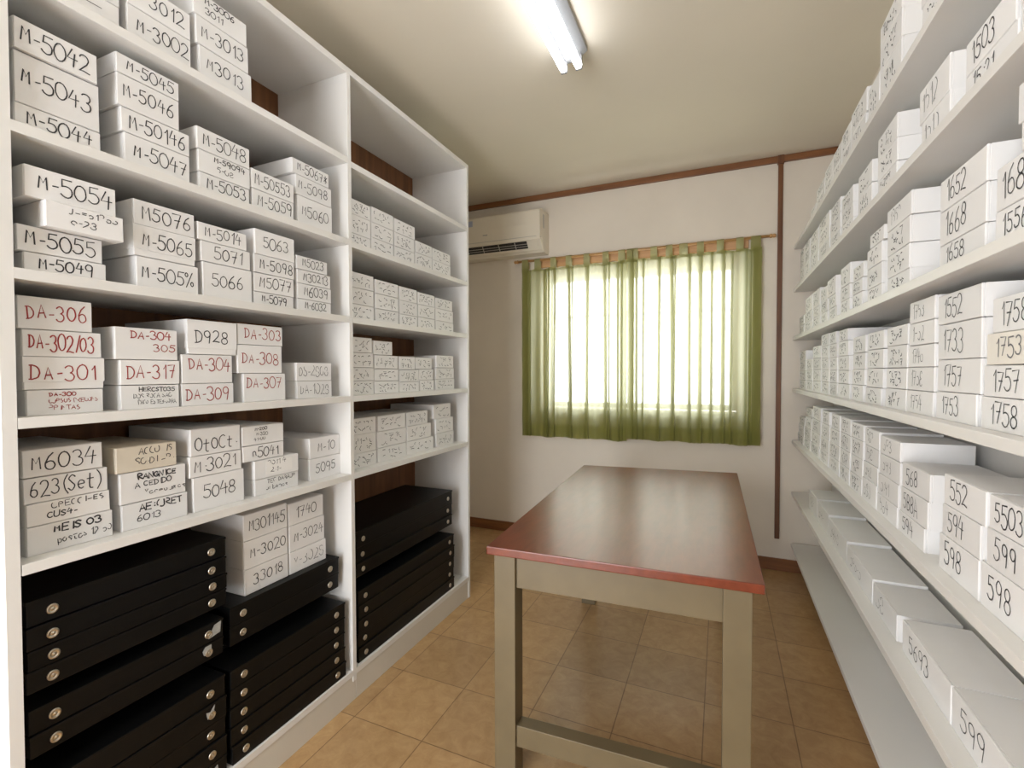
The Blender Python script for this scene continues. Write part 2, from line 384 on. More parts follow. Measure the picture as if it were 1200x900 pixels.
apart('front_panel', bm, M['acp'])
bm = extrude_profile(bmesh.new(), [(AF+.001, 2.368), (AF-.0045, 2.368), (AF-.0045, 2.3655), (AF+.001, 2.3655)], AX0+.01, AX1-.03)
apart('panel_seam', bm, M['acg'])
def slope(t, off): # point on the sloping underside lip, t from its top to its foot
    return (AF+.004+.056*t-off*.93, 2.350-.068*t-off*.36)
def strip(t0, t1, d0, d1): return [slope(t0, d0), slope(t1, d0), slope(t1, d1), slope(t0, d1)]
apart('lower_lip', extrude_profile(bmesh.new(), [slope(-.1, 0), slope(1.05, 0), (AF+.10, 2.264), (AF+.06, 2.355)], AX0+.002, AX1-.001), M['acp'])
apart('air_outlet', extrude_profile(bmesh.new(), strip(.16, .84, .0012, -.004), AX0+.06, AX1-.115), M['acd'])
for t in (.40, .62):
    apart('louver', extrude_profile(bmesh.new(), strip(t, t+.05, .006, .001), AX0+.06, AX1-.115), M['acg'])
for x in (-1.90, -1.76, -1.62, -1.48):
    apart('vane', extrude_profile(bmesh.new(), strip(.18, .82, .005, .001), x, x+.006), M['acg'])
apart('display_cover', extrude_profile(bmesh.new(), strip(.2, .8, .0035, .0005), AX1-.105, AX1-.03), M['acp'])
apart('side_grip', bx(bmesh.new(), (AX1-.002, 3.475, 2.44), (AX1+.0025, 3.505, 2.545), .001), M['acg'])
apart('end_cap', extrude_profile(bmesh.new(), [(3.6140, 2.266), (3.6140, 2.574), (AF+.05, 2.574), (AF+.035, 2.545), (AF+.035, 2.36), (AF+.09, 2.268)], AX1+.0002, AX1+.0016), M['acp'])
apart('badge', bx(bmesh.new(), (-1.745, AF-.0065, 2.415), (-1.705, AF-.003, 2.4235), .0005), M['acg'])
apart('sticker', bx(bmesh.new(), (-1.885, AF-.0055, 2.500), (-1.838, AF-.003, 2.545), .0004), M['sticker'])

# ------------------------------------------------------------------ curtain rod and curtains
CY = 3.548
rd = tag(empty('curtain_rod', (-.61, CY, 2.214)), 'wooden curtain rod with turned ends above the window', 'curtain rod')
def rdp(name, bm, m, smooth=True):
    o = link(name, bm, m, rd, smooth); o.matrix_parent_inverse = Matrix.Translation(-Vector(rd.location)); return o
rdp('pole', tube(bmesh.new(), (-1.495, CY, 2.214), (.285, CY, 2.216), .0095, 16), M['rod'])
for x, s in ((-1.495, -1), (.285, 1)):
    rdp('finial', lathe(bmesh.new(), [(0, .0095), (.004, .014), (.010, .014), (.016, .009), (.024, .013), (.032, .012), (.038, .005)], (x, CY, 2.214 if s < 0 else 2.216), (s, 0, 0), 16), M['rod'])
for x in (-1.440, .222):
    bm = tube(bmesh.new(), (x, WY1-.001, 2.190), (x, CY, 2.199), .006, 10); bx(bm, (x-.014, WY1-.006, 2.165), (x+.014, WY1-.0005, 2.215), .001)
    rdp('rod_bracket', bm, M['rod'], False)

def curtain(x0, x1, zt, zb, folds, seed, label, tabs):
    rnd = random.Random(seed)
    c = tag(empty('curtain', ((x0+x1)/2, CY, zt)), label, 'curtain', 'green curtains on the wooden rod')
    # plan of the cloth: straight runs broken by narrow overlapping pleats
    W = x1-x0; pts = []
    prev = x0; phase = rnd.random()*6
    for k, (fx, fw) in enumerate(folds+[(x1+.1, 0)]):
        end = min(fx-fw*.6, x1)
        n = max(2, int((end-prev)/.012))
        for i in range(n):
            x = prev+(end-prev)*i/n; pts.append((x, .010*sin((x-x0)*38+phase)+.006*sin((x-x0)*91), 0))
        if fw:
            yb = .010*sin((fx-x0)*38+phase)
            for dx, dy in ((-.5, 0), (.1, -.010), (.5, -.013), (.62, -.008), (.35, 0), (-.1, .004), (-.5, .010), (-.58, .016), (-.2, .017), (.3, .010), (.6, .004)):
                pts.append((fx+dx*fw, yb+dy*1.15, k+1))
            prev = fx+fw*.7
    pts.append((x1, 0, 0))
    NZ = 26; bm = bmesh.new(); rows = []
    drift = [rnd.uniform(-.014, .014) for _ in range(len(folds)+2)]
    for j in range(NZ+1):
        t = j/NZ; z = zt+(zb-zt)*t; row = []
        amp = .55+.6*min(1, t*1.6)
        for x, y, k in pts:
            e = sin(pi*min(1, max(0, (x-x0)/W)))
            dxx = drift[k]*t*e if k else .004*sin(7*t+x*9)*e
            dz = (-.010*sin((x-x0)/W*pi*tabs['n'])**2 if j == 0 else 0)+(.006*sin((x-x0)*23) if j == NZ else 0)
            row.append(bm.verts.new((x+dxx, CY-.002+y*amp, z+dz)))
        rows.append(row)
    for a, b in zip(rows, rows[1:]):
        for i in range(len(pts)-1): bm.faces.new((a[i], a[i+1], b[i+1], b[i]))
    def cp(name, bm, m, smooth=True):
        o = link(name, bm, m, c, smooth); o.matrix_parent_inverse = Matrix.Translation(-Vector(c.location)); return o
    body = cp('panel', bm, M['cloth'])
    # bottom hem and top band: second layers of the same cloth
    bm = bmesh.new(); hz = [zb+.002, zb+.05, zb+.098]; rr = []
    for z in hz:
        t = (z-zt)/(zb-zt); row = []
        for x, y, k in pts:
            e = sin(pi*min(1, max(0, (x-x0)/W)))
            dxx = drift[k]*t*e if k else .004*sin(7*t+x*9)*e
            row.append(bm.verts.new((x+dxx, CY-.0045+y*1.15, z)))
        rr.append(row)
    for a, b in zip(rr, rr[1:]):
        for i in range(len(pts)-1): bm.faces.new((a[i], a[i+1], b[i+1], b[i]))
    cp('bottom_hem', bm, M['cloth'])
    bm = bmesh.new(); rr = []
    for z in (zt-.001, zt-.022):
        rr.append([bm.verts.new((x, CY-.0045+y*.6, z-(.010*sin((x-x0)/W*pi*tabs['n'])**2 if z > zt-.01 else 0))) for x, y, k in pts])
    for a, b in zip(rr, rr[1:]):
        for i in range(len(pts)-1): bm.faces.new((a[i], a[i+1], b[i+1], b[i]))
    cp('top_band', bm, M['cloth'])
    # stitched side edges, doubled cloth
    for xs, sg in ((x0, 1), (x1, -1)):
        bm = bmesh.new(); L = []
        for j in range(NZ+1):
            z = zt+(zb-zt)*j/NZ
            L.append([bm.verts.new((xs+sg*w+.0015*sin(j*1.3+w*90), CY-.006-yy, z)) for w, yy in ((0, 0), (.018, .004), (.036, .001), (.052, .003))])
        for a, b in zip(L, L[1:]):
            for i in range(3): bm.faces.new((a[i], a[i+1], b[i+1], b[i]))
        cp('side_hem', bm, M['cloth'])
    # tab loops over the rod
    for tx, w in tabs['x']:
        bm = bmesh.new(); R = .0125; loop = [(-R, zt-.020)]
        for i in range(9):
            a = pi-pi*i/8; loop.append((R*cos(a), 2.2150+R*sin(a)))
        loop.append((R, zt-.020))
        A = [[bm.verts.new((tx+dx, CY+y, z)) for y, z in loop] for dx in (-w/2, 0, w/2)]
        for a, b in zip(A, A[1:]):
            for i in range(len(loop)-1): bm.faces.new((a[i], a[i+1], b[i+1], b[i]))
        cp('tab_loop', bm, M['cloth'])
        if w > .06: pass
    return c
curtain(-1.463, -.633, 2.146, .822, [(-1.425, .02), (-1.395, .02), (-1.265, .022), (-1.235, .014), (-1.185, .018), (-1.075, .022), (-1.045, .012), (-.93, .024), (-.80, .024), (-.765, .014), (-.70, .022), (-.672, .016)], 3,
        'green sheer tab-top curtain nearest the air conditioner', dict(n=7, x=[(-1.435, .052), (-1.33, .048), (-1.20, .045), (-1.075, .045), (-.935, .045), (-.79, .045), (-.672, .05)]))
curtain(-.632, .241, 2.150, .838, [(-.602, .03), (-.565, .018), (-.515, .014), (-.405, .018), (-.325, .024), (-.30, .012), (-.205, .02), (-.135, .026), (-.06, .014), (.01, .024), (.065, .014), (.15, .022), (.178, .02), (.21, .016)], 8,
        'green sheer tab-top curtain beside the upright wooden batten', dict(n=8, x=[(-.612, .045), (-.575, .04), (-.445, .045), (-.34, .045), (-.245, .055), (-.135, .045), (-.01, .045), (.11, .045), (.205, .06)]))

# ------------------------------------------------------------------ handwriting (pen strokes on a 6 x 10 grid)
def el(cx, cy, rx, ry, a0=90, a1=450, n=14):
    return [(cx+rx*cos(math.radians(a0+(a1-a0)*i/n)), cy+ry*sin(math.radians(a0+(a1-a0)*i/n))) for i in range(n+1)]
G = {
 '0': [el(3, 5, 2.9, 4.7)], '1': [[(1.6, 7.2), (3.4, 10), (3.2, 0)]],
 '2': [el(2.8, 7.3, 2.4, 2.6, 160, -25, 9)+[(4.4, 5), (.4, 0), (2.8, .6), (5.9, .1)]],
 '3': [el(2.7, 7.5, 2.3, 2.4, 150, -80, 9)+el(2.8, 2.6, 2.7, 2.7, 80, -150, 10)],
 '4': [[(2.6, 10), (.3, 4.2), (5.6, 4.6)], [(4.3, 7.6), (3.9, 0)]],
 '5': [[(5.5, 9.8), (1.4, 9.7), (1.1, 5.6)]+el(2.8, 3.2, 2.8, 3.1, 110, -150, 11)],
 '6': [[(4.6, 10), (2.4, 8), (.9, 4.6)]+el(3, 2.7, 2.3, 2.6, 160, 500, 12)],
 '7': [[(.4, 9.6), (5.6, 9.8), (2.6, 0)], [(1.6, 5.2), (5, 5.4)]],
 '8': [el(3, 7.5, 2.1, 2.4, -90, 270, 12), el(3, 2.5, 2.6, 2.5, 90, 450, 12)],
 '9': [el(2.9, 7.2, 2.3, 2.6, 20, 380, 12)+[(5.1, 6), (4.3, 0)]],
 '-': [[(1.2, 4.2), (3.4, 4.4)]], '.': [[(2.4, 3.6), (2.9, 3.2)]], ':': [[(2.6, 7), (3, 6.6)], [(2.6, 3), (3, 2.6)]],
 '/': [[(5, 10.4), (1.4, -.6)]], '(': [[(4.4, 11), (2.2, 7.5), (2.2, 3), (4.2, -.8)]], ')': [[(1.4, 11), (3.8, 7.5), (3.8, 3), (1.6, -.8)]],
 '=': [[(1, 6), (5, 6.2)], [(1, 3.4), (5, 3.6)]], '*': [[(1, 7.5), (5, 2.5)], [(1, 3), (5, 7.6)], [(3, 9), (3, 1)]], '+': [[(1, 5), (5, 5)], [(3, 8), (3, 2)]],
 '%': [[(5.4, 9.6), (.6, -.6)], el(1.2, 8, 1, 1.4, 90, 450, 8), el(4.8, 1.6, 1, 1.4, 90, 450, 8)], '!': [[(3, 10), (3, 3)]], '>': [[(1, 8), (5, 5), (1, 2)]],
 'A': [[(.2, 0), (3, 10), (5.8, 0)], [(1.2, 3.4), (5, 3.6)]], 'B': [[(.8, 0), (.8, 10), (4.6, 9), (4.2, 5.8), (.9, 5.4), (5.4, 4), (4.6, .6), (.8, 0)]],
 'C': [el(3.4, 5, 2.9, 4.8, 55, 310, 10)], 'D': [[(1, 0), (.8, 9.8)], [(-.1, 9.8), (3.4, 9.4), (5.7, 6), (5, 2), (2.4, .2), (.2, 0)]],
 'E': [[(5.2, 9.8), (.8, 9.8), (.8, 0), (5.4, .2)], [(.8, 5), (4.4, 5.2)]], 'G': [el(3.2, 5, 2.9, 4.8, 50, 340, 10)+[(5.9, 4.6), (3.8, 4.6)]],
 'H': [[(.6, 10), (.6, 0)], [(5.4, 10), (5.4, 0)], [(.6, 5), (5.4, 5.2)]], 'I': [[(3, 10), (3, 0)]], 'J': [[(4.6, 10), (4.6, 2.4), (2.6, 0), (.6, 2)]],
 'L': [[(1, 10), (.8, 0), (5.2, .2)]], 'M': [[(.2, 0), (1, 9.8), (3, 4.6), (5.2, 9.8), (5.7, 0)]], 'N': [[(.5, 0), (.7, 10), (5.2, 0), (5.5, 10)]],
 'O': [el(3, 5, 2.8, 4.8)], 'P': [[(.9, 0), (.9, 10), (4.8, 9.2), (4.8, 5.8), (.9, 4.8)]], 'R': [[(.8, 0), (.8, 10), (4.8, 9), (4.6, 6), (.9, 5), (5.4, 0)]],
 'S': [[(5.2, 8.8), (3, 10), (.9, 7.6), (3, 5.2), (5.2, 2.8), (3, 0), (.6, 1.4)]], 'T': [[(.2, 9.8), (5.8, 9.9)], [(3, 9.8), (3, 0)]],
 'U': [[(.6, 10), (.7, 2), (3, 0), (5.3, 2), (5.4, 10)]], 'V': [[(.4, 10), (3, 0), (5.6, 10)]],
 'a': [el(2.8, 2.8, 2.3, 2.8, 20, 380, 10)+[(5.2, 5.4), (5.5, 0)]], 'b': [[(.9, 10), (.9, 0)], el(3, 2.8, 2.3, 2.8)], 'c': [el(3, 2.8, 2.4, 2.8, 50, 310, 8)],
 'd': [el(2.8, 2.8, 2.3, 2.8), [(5.2, 10), (5.3, 0)]], 'e': [[(.8, 2.8), (5, 3.2)]+el(3, 2.8, 2.3, 2.8, 10, 310, 9)], 'm': [[(.4, 0), (.5, 5.4), (2.4, 5.4), (2.8, 0), (2.9, 4.8), (5, 5.4), (5.6, 0)]],
 'n': [[(.6, 0), (.8, 5.6), (4.4, 5.6), (5.2, 0)]], 'p': [[(.9, 5.6), (.9, -3)], el(3, 2.8, 2.3, 2.8)], 'r': [[(1, 0), (1.1, 5.6), (4.4, 5.4)]],
 's': [[(4.8, 4.8), (3, 5.8), (1.4, 4.4), (4.6, 1.6), (3, 0), (.8, .8)]], 't': [[(2.6, 9), (2.5, 1), (4.4, 0)], [(.8, 6), (4.8, 6.2)]], 'u': [[(.8, 5.6), (1, .8), (4.4, .6), (5, 5.6), (5.2, 0)]],
}
LOWCAP = set('MDAn')
WIDE = {'M': 6.6, '-': 4.4, '.': 3.2, ':': 3.2, '1': 4.6, '(': 4.2, ')': 4.2, '/': 4.6, 'I': 3.6, ' ': 3.6, 'm': 6.6}
SHARP = set('147MANELTHIVZ/-=*+>BDPRU')
def smooth_line(p, sharp):
    if sharp or len(p) < 3 or len(p) > 8: return p
    out = []
    q = [p[0]]+p+[p[-1]]
    for i in range(1, len(q)-2):
        a, b, c, d = q[i-1:i+3]
        for s in (0, 1/3, 2/3):
            out.append(tuple(.5*((2*b[k])+(-a[k]+c[k])*s+(2*a[k]-5*b[k]+4*c[k]-d[k])*s*s+(-a[k]+3*b[k]-3*c[k]+d[k])*s**3) for k in (0, 1)))
    return out+[p[-1]]
def ribbon(bm, pts, w, y, mi=0):
    """flat pen stroke on the front face of a box"""
    n = len(pts); L = []; Rr = []
    for i in range(n):
        a = pts[max(0, i-1)]; b = pts[min(n-1, i+1)]
        dx, dz = b[0]-a[0], b[1]-a[1]; d = math.hypot(dx, dz) or 1; dx /= d; dz /= d
        x, z = pts[i]
        if i == 0: x -= dx*w*.4; z -= dz*w*.4
        if i == n-1: x += dx*w*.4; z += dz*w*.4
        L.append(bm.verts.new((x-dz*w/2, y, z+dx*w/2))); Rr.append(bm.verts.new((x+dz*w/2, y, z-dx*w/2)))
    for i in range(n-1):
        f = bm.faces.new((L[i], Rr[i], Rr[i+1], L[i+1])); f.material_index = mi
def write(bm, text, x0, x1, z0, z1, w, rnd, rough=0., y=-.0007, mi=0):
    """handwritten line fitted in a rectangle of the box front"""
    adv = [WIDE.get(c, 6.9 if c.isdigit() else 6.6) for c in text]
    tot = sum(adv)-.6; sx = (x1-x0)/tot; sz = (z1-z0)/10
    cx = 0; tilt = rnd.uniform(-.015, .02); mixed = any(c.isdigit() for c in text) and '-' in text or text[:1] in 'Mn'
    for c, a in zip(text, adv):
        s = rnd.uniform(.90, 1.12)*(.78 if mixed and c in LOWCAP else 1.0); rot = rnd.uniform(-.07, .07); oz = rnd.uniform(-.7, .7)
        for line in G.get(c, []):
            line = smooth_line(line, c in SHARP and c not in 'BDPRU')
            if rough and len(line) > 4:     # hurried writing: only some of each stroke shows
                k = len(line); i = rnd.randrange(0, max(1, int(k*.45))); line = line[i:i+max(3, int(k*(1-rough*.8)))]
            elif rough and rnd.random() < rough*.35: continue
            pts = []
            for px, pz in line:
                px = (px-3)*s; pz = (pz-5)*s
                qx = px*cos(rot)-pz*sin(rot)+3+rnd.uniform(-.12, .12)*(1+3*rough); qz = px*sin(rot)+pz*cos(rot)+5+oz+rnd.uniform(-.12, .12)*(1+3*rough)
                pts.append((x0+(cx+qx)*sx, z0+qz*sz+tilt*(cx*sx)))
            ribbon(bm, pts, w*rnd.uniform(.85, 1.12), y, mi)
        cx += a
def scribble(bm, x0, x1, z0, z1, lines, w, rnd, y=-.0007):
    for k in range(lines):
        za = z1-(z1-z0)*(k+.92)/lines; zb = z1-(z1-z0)*(k+.12)/lines
        txt = ''.join(rnd.choice('0235689CSO17') for _ in range(rnd.randint(4, 6)))
        ind = rnd.uniform(0, .12)*(x1-x0)
        write(bm, txt, x0+ind, x1-rnd.uniform(0, .12)*(x1-x0), za, zb, w, rnd, .75, y)

# ------------------------------------------------------------------ card boxes
def box_mesh(w, h, d, rnd, lid):
    """lidded card box: front flap with a narrow groove behind it, soft edges; x across, y into the shelf, z up"""
    bm = bmesh.new(); e = .0013
    rings = [(0, e), (e*.8, e*.25), (e*1.2, 0), (.0042, 0), (.0046, .0014), (.0060, .0014), (.0064, 0), (d-e, 0), (d, e)]
    sag = [(rnd.uniform(-.0008, .0002), rnd.uniform(-.0010, 0)) for _ in range(4)]
    R = []
    for y, i in rings:
        c = [(-w/2+i, i), (w/2-i, i), (w/2-i, h-i), (-w/2+i, h-i)]
        R.append([bm.verts.new((x+(sag[k][0] if x > 0 else -sag[k][0]), y, z+(sag[k][1] if k > 1 else 0))) for k, (x, z) in enumerate(c)])
    for A, B in zip(R, R[1:]):
        for i in range(4): bm.faces.new((A[i], B[i], B[(i+1) % 4], A[(i+1) % 4]))
    bm.faces.new(R[0]); bm.faces.new(R[-1][::-1])
    if lid:      # lid rim that stops short of the foot of the box
        bx(bm, (-w/2-.0012, -.0012, .017), (w/2+.0012, d, h+.0004), .0006)
    bmesh.ops.recalc_face_normals(bm, faces=bm.faces)
    return bm
NTH = 'first second third fourth fifth sixth seventh eighth ninth tenth eleventh twelfth thirteenth fourteenth fifteenth sixteenth'.split()
SHELF = {'1': 'top', '2': 'second-highest', '3': 'third-highest', '4': 'third-lowest', '5': 'second-lowest', '6': 'lowest'}
SHELF_RACK = dict(SHELF, **{'4': 'fourth-highest', '5': 'fifth-highest', '6': 'lowest filled'})
def tier(i, n):
    if n == 1: return 'alone'
    return 'topmost' if i == n-1 else 'bottom' if i == 0 else NTH[i]+' up'
# each stack: shelf, then its boxes from the bottom up (y0, y1, z0, z1, front x, writing, look)
STACKS=[
('A1',[(0.585,0.7141,2.1813,2.2379,-1.3733,'~-',''),(0.5865,0.7154,2.2379,2.3054,-1.3733,'~M-30','')]),
('A1',[(0.7293,0.8884,2.1813,2.2659,-1.3733,'M-3002',''),(0.7311,0.888,2.2659,2.3387,-1.3733,'M-3012','')]),
('A1',[(0.9086,1.0755,2.1813,2.2721,-1.3693,'M3013',''),(0.9004,1.0652,2.2721,2.3524,-1.3693,'M-3013',''),(0.8945,1.0606,2.3524,2.4225,-1.3693,'M-3006|3011','')]),
('A2',[(0.5147,0.6711,1.8609,1.9122,-1.3773,'M-5044',''),(0.5158,0.6689,1.9122,2.0228,-1.3773,'M-5043',''),(0.515,0.6641,2.0228,2.0902,-1.3713,'M-5042','')]),
('A2',[(0.7193,0.8822,1.8609,1.9409,-1.3773,'M-5047',''),(0.7132,0.8821,1.9409,2.0018,-1.3773,'M-50146',''),(0.7056,0.856,2.0018,2.0825,-1.3773,'M-5046',''),(0.7048,0.8569,2.0825,2.1317,-1.3773,'M-5045','')]),
('A2',[(0.9068,1.0677,1.8609,1.9143,-1.3773,'M-5053',''),(0.9055,1.0707,1.9143,1.9783,-1.3773,'M-59094|~5-08',''),(0.9019,1.07,1.9783,2.0421,-1.3773,'M-5048','')]),
('A2',[(1.0756,1.2399,1.8609,1.9258,-1.3773,'M-5059',''),(1.0737,1.2411,1.9258,1.9893,-1.3773,'M-50553','')]),
('A2',[(1.2574,1.4235,1.8609,1.9666,-1.3813,'M5060',''),(1.2511,1.4221,1.9666,2.0372,-1.3813,'M-5098',''),(1.2376,1.408,2.0372,2.0907,-1.3813,'M-5067*','')]),
('A3',[(0.5244,0.6762,1.5546,1.5978,-1.3793,'M-5049',''),(0.514,0.6694,1.5978,1.6549,-1.3793,'M-5055',''),(0.5509,0.7014,1.6549,1.7135,-1.3513,'~JA=61263|~e-28',''),(0.523,0.6928,1.7135,1.7827,-1.3653,'M-5054','')]),
('A3',[(0.7411,0.9016,1.5546,1.6366,-1.3793,'M-505%',''),(0.7361,0.8932,1.6366,1.7164,-1.3793,'M-5065','lid'),(0.7373,0.8935,1.7164,1.7819,-1.3793,'M5076','')]),
('A3',[(0.9131,1.0723,1.5546,1.6582,-1.3793,'5066',''),(0.9093,1.0674,1.6582,1.7179,-1.3793,'5071',''),(0.9005,1.0564,1.7179,1.7705,-1.3793,'M-5014','')]),
('A3',[(1.0773,1.2344,1.5546,1.5971,-1.3793,'M-5079',''),(1.0784,1.237,1.5971,1.6588,-1.3793,'M5077',''),(1.0795,1.2402,1.6588,1.7185,-1.3793,'M-5098',''),(1.0841,1.2416,1.7185,1.801,-1.3793,'5063','')]),
('A3',[(1.2492,1.411,1.5546,1.598,-1.3793,'M-6032',''),(1.2501,1.4119,1.598,1.6533,-1.3793,'M6039',''),(1.2495,1.4083,1.6533,1.703,-1.3793,'M30213',''),(1.2482,1.3943,1.703,1.7521,-1.3793,'M5023','')]),
('A4',[(0.5259,0.6697,1.2382,1.2959,-1.3893,'DA-300|~CURSOS PRECOMS|~PRIMTAS','red'),(0.5219,0.6712,1.2959,1.3697,-1.3893,'DA-301','red lid'),(0.5218,0.6679,1.3697,1.4303,-1.3893,'DA-302/03','red'),(0.5151,0.6504,1.4303,1.5037,-1.3893,'DA-306','red')]),
('A4',[(0.7044,0.8481,1.2382,1.3019,-1.3893,'HERCSTO35|~DOS ROCA SAO|~PACOTES TEB-JOIRA','hercs'),(0.7046,0.8507,1.3019,1.3676,-1.3893,'DA-317','red'),(0.6945,0.8464,1.3676,1.4516,-1.3893,'DA-304|DA-305','red off')]),
('A4',[(0.8536,1.0116,1.2382,1.3023,-1.3893,'DA-309','red'),(0.8543,1.0086,1.3023,1.3869,-1.3893,'DA-304','red up'),(0.8726,1.0218,1.3869,1.4867,-1.3893,'D928','lid')]),
('A4',[(1.044,1.204,1.2382,1.331,-1.3893,'DA-307','red up'),(1.0252,1.1915,1.331,1.4229,-1.3893,'DA-308','red'),(1.0265,1.1948,1.4229,1.4896,-1.3893,'DA-303','red')]),
('A4',[(1.257,1.4268,1.2382,1.3023,-1.3953,'~DA-1028',''),(1.2559,1.4253,1.3023,1.3701,-1.3953,'~DS-2808','')]),
('A5',[(0.5229,0.6874,0.9252,0.9909,-1.3983,'MEIS 03|~pastas 12-60','bold'),(0.5239,0.6823,0.9909,1.0423,-1.3983,'~CRECCIAES|CUS4-','lo'),(0.5196,0.6787,1.0423,1.1006,-1.3983,'623(Set)',''),(0.5195,0.6686,1.1006,1.1635,-1.3983,'M6034','')]),
('A5',[(0.7062,0.8711,0.9252,0.9944,-1.3983,'*AE:(URET|6013','bold'),(0.7033,0.867,0.9944,1.0757,-1.3983,'RANGNICE|A CEDIDO|~Macedumas','bold'),(0.6953,0.8436,1.0757,1.1425,-1.3983,'~VACCOLIS|~SO.DI AP.','tan')]),
('A5',[(0.8863,1.0482,0.9252,1.0279,-1.3983,'5048',''),(0.8767,1.0403,1.0279,1.0898,-1.3983,'M.3021',''),(0.8802,1.0377,1.0898,1.1689,-1.3983,'OtOCt.','lo')]),
('A5',[(1.0852,1.2617,0.9252,0.9798,-1.3983,'~TEC DABAUR|~urbanas',''),(1.0835,1.261,0.9798,1.0436,-1.3963,'~2011 4|~2.1-','tape'),(1.0435,1.2012,1.0436,1.096,-1.3983,'n5041',''),(1.0417,1.2016,1.096,1.1596,-1.3983,'M-200|M.320|~41-00','')]),
('A5',[(1.3217,1.4863,0.9252,1.0071,-1.4083,'5095',''),(1.323,1.4781,1.0071,1.0852,-1.4083,'M-10','')]),
('B2',[(1.5166,1.6453,1.8609,1.9043,-1.3833,'~~',''),(1.518,1.6463,1.9043,1.982,-1.3833,'~~',''),(1.5191,1.6471,1.982,2.0446,-1.3833,'~~','')]),
('B2',[(1.6507,1.8026,1.8609,1.9169,-1.3833,'~~',''),(1.6517,1.8035,1.9169,1.9821,-1.3833,'~~',''),(1.6527,1.8045,1.9821,2.0501,-1.3833,'~~','')]),
('B2',[(1.8088,1.9658,1.8609,1.9175,-1.3833,'~~',''),(1.8078,1.9667,1.9175,1.9819,-1.3833,'~~',''),(1.8106,1.9734,1.9819,2.0459,-1.3833,'~~','')]),
('B2',[(1.9716,2.1205,1.8609,1.9266,-1.3833,'~~',''),(1.975,2.1213,1.9266,1.9858,-1.3833,'~~','')]),
('B2',[(2.1253,2.3088,1.8609,1.9223,-1.3833,'~~',''),(2.1261,2.305,1.9223,1.9837,-1.3833,'~~','')]),
('B3',[(1.5122,1.6654,1.5546,1.616,-1.3833,'~~',''),(1.5133,1.6637,1.616,1.6837,-1.3833,'~~',''),(1.5143,1.6646,1.6837,1.748,-1.3833,'~~','')]),
('B3',[(1.6738,1.8362,1.5546,1.6137,-1.3833,'~~',''),(1.672,1.8372,1.6137,1.6789,-1.3833,'~~',''),(1.6718,1.8361,1.6789,1.7411,-1.3833,'~~','')]),
('B3',[(1.8427,1.9868,1.5546,1.608,-1.3833,'~~',''),(1.8436,1.9876,1.608,1.6726,-1.3833,'~~',''),(1.8445,1.9849,1.6726,1.7391,-1.3833,'~~','')]),
('B3',[(1.9927,2.1449,1.5546,1.6106,-1.3833,'~~',''),(1.9935,2.1457,1.6106,1.6728,-1.3833,'~~',''),(1.9921,2.1424,1.6728,1.7344,-1.3833,'~~','')]),
('B3',[(2.1507,2.3376,1.5546,1.6079,-1.3833,'~~',''),(2.1514,2.3337,1.6079,1.6727,-1.3833,'~~',''),(2.1505,2.325,1.6727,1.73,-1.3833,'~~','')]),
('B4',[(1.528,1.67,1.2382,1.2984,-1.3933,'~~',''),(1.5288,1.6708,1.2984,1.3536,-1.3933,'~~',''),(1.5298,1.6686,1.3536,1.4161,-1.3933,'~~',''),(1.5309,1.6616,1.4161,1.4817,-1.3933,'~~','')]),
('B4',[(1.6739,1.8483,1.2382,1.2945,-1.3933,'~~',''),(1.6747,1.8459,1.2945,1.3495,-1.3933,'~~',''),(1.6756,1.8403,1.3495,1.4104,-1.3933,'~~',''),(1.6702,1.8011,1.4104,1.4745,-1.3933,'~~','')]),
('B4',[(1.8528,2.0116,1.2382,1.2862,-1.3933,'~~',''),(1.8537,2.0102,1.2862,1.3467,-1.3933,'~~',''),(1.8532,1.9767,1.3467,1.4091,-1.3933,'~~','')]),
('B4',[(2.0192,2.1483,1.2382,1.2934,-1.3933,'~~',''),(2.0125,2.1408,1.2934,1.349,-1.3933,'~~',''),(1.984,2.1294,1.349,1.4079,-1.3933,'~~','')]),
('B4',[(2.1649,2.3604,1.2382,1.2965,-1.3933,'~~',''),(2.1656,2.3564,1.2965,1.3578,-1.3933,'~~',''),(2.1722,2.3505,1.3578,1.4247,-1.3933,'~~','')]),
('B5',[(1.5395,1.7033,0.9252,0.9877,-1.4083,'~~',''),(1.5408,1.6993,0.9877,1.069,-1.4083,'~~',''),(1.5419,1.6998,1.069,1.1379,-1.4083,'~~','')]),
('B5',[(1.7092,1.9214,0.9252,0.9921,-1.4083,'~~',''),(1.7074,1.9224,0.9921,1.0663,-1.4083,'~~',''),(1.7142,1.9165,1.0663,1.1361,-1.4083,'~~','')]),
('B5',[(1.9269,2.1635,0.9252,0.9926,-1.4083,'~~',''),(1.9279,2.1398,0.9926,1.0671,-1.4083,'~~',''),(1.9268,2.1085,1.0671,1.1359,-1.4083,'~~','')]),
('B5',[(2.1887,2.3748,0.9252,1.0002,-1.4083,'~~',''),(2.1871,2.369,1.0002,1.0801,-1.4083,'~~',''),(2.1656,2.3415,1.0801,1.1594,-1.4083,'~~','')]),
('R1',[(1.3619,1.5116,2.1478,2.2314,0.4509,'~d4',''),(1.3605,1.5204,2.2314,2.297,0.4509,'~d4','')]),
('R1',[(1.6588,1.8556,2.1478,2.2598,0.4509,'~d4',''),(1.661,1.8578,2.2598,2.3384,0.4509,'~d4',''),(1.6627,1.8618,2.3384,2.4057,0.4509,'~d4','')]),
('R1',[(1.8599,1.9848,2.1478,2.2799,0.4509,'~d4','')]),
('R1',[(2.0151,2.2106,2.1478,2.226,0.4509,'~d4',''),(2.006,2.2155,2.226,2.3084,0.4509,'~d4','')]),
('R1',[(2.2171,2.3639,2.1478,2.2199,0.4509,'~d4',''),(2.2221,2.3686,2.2199,2.2988,0.4509,'~d4','')]),
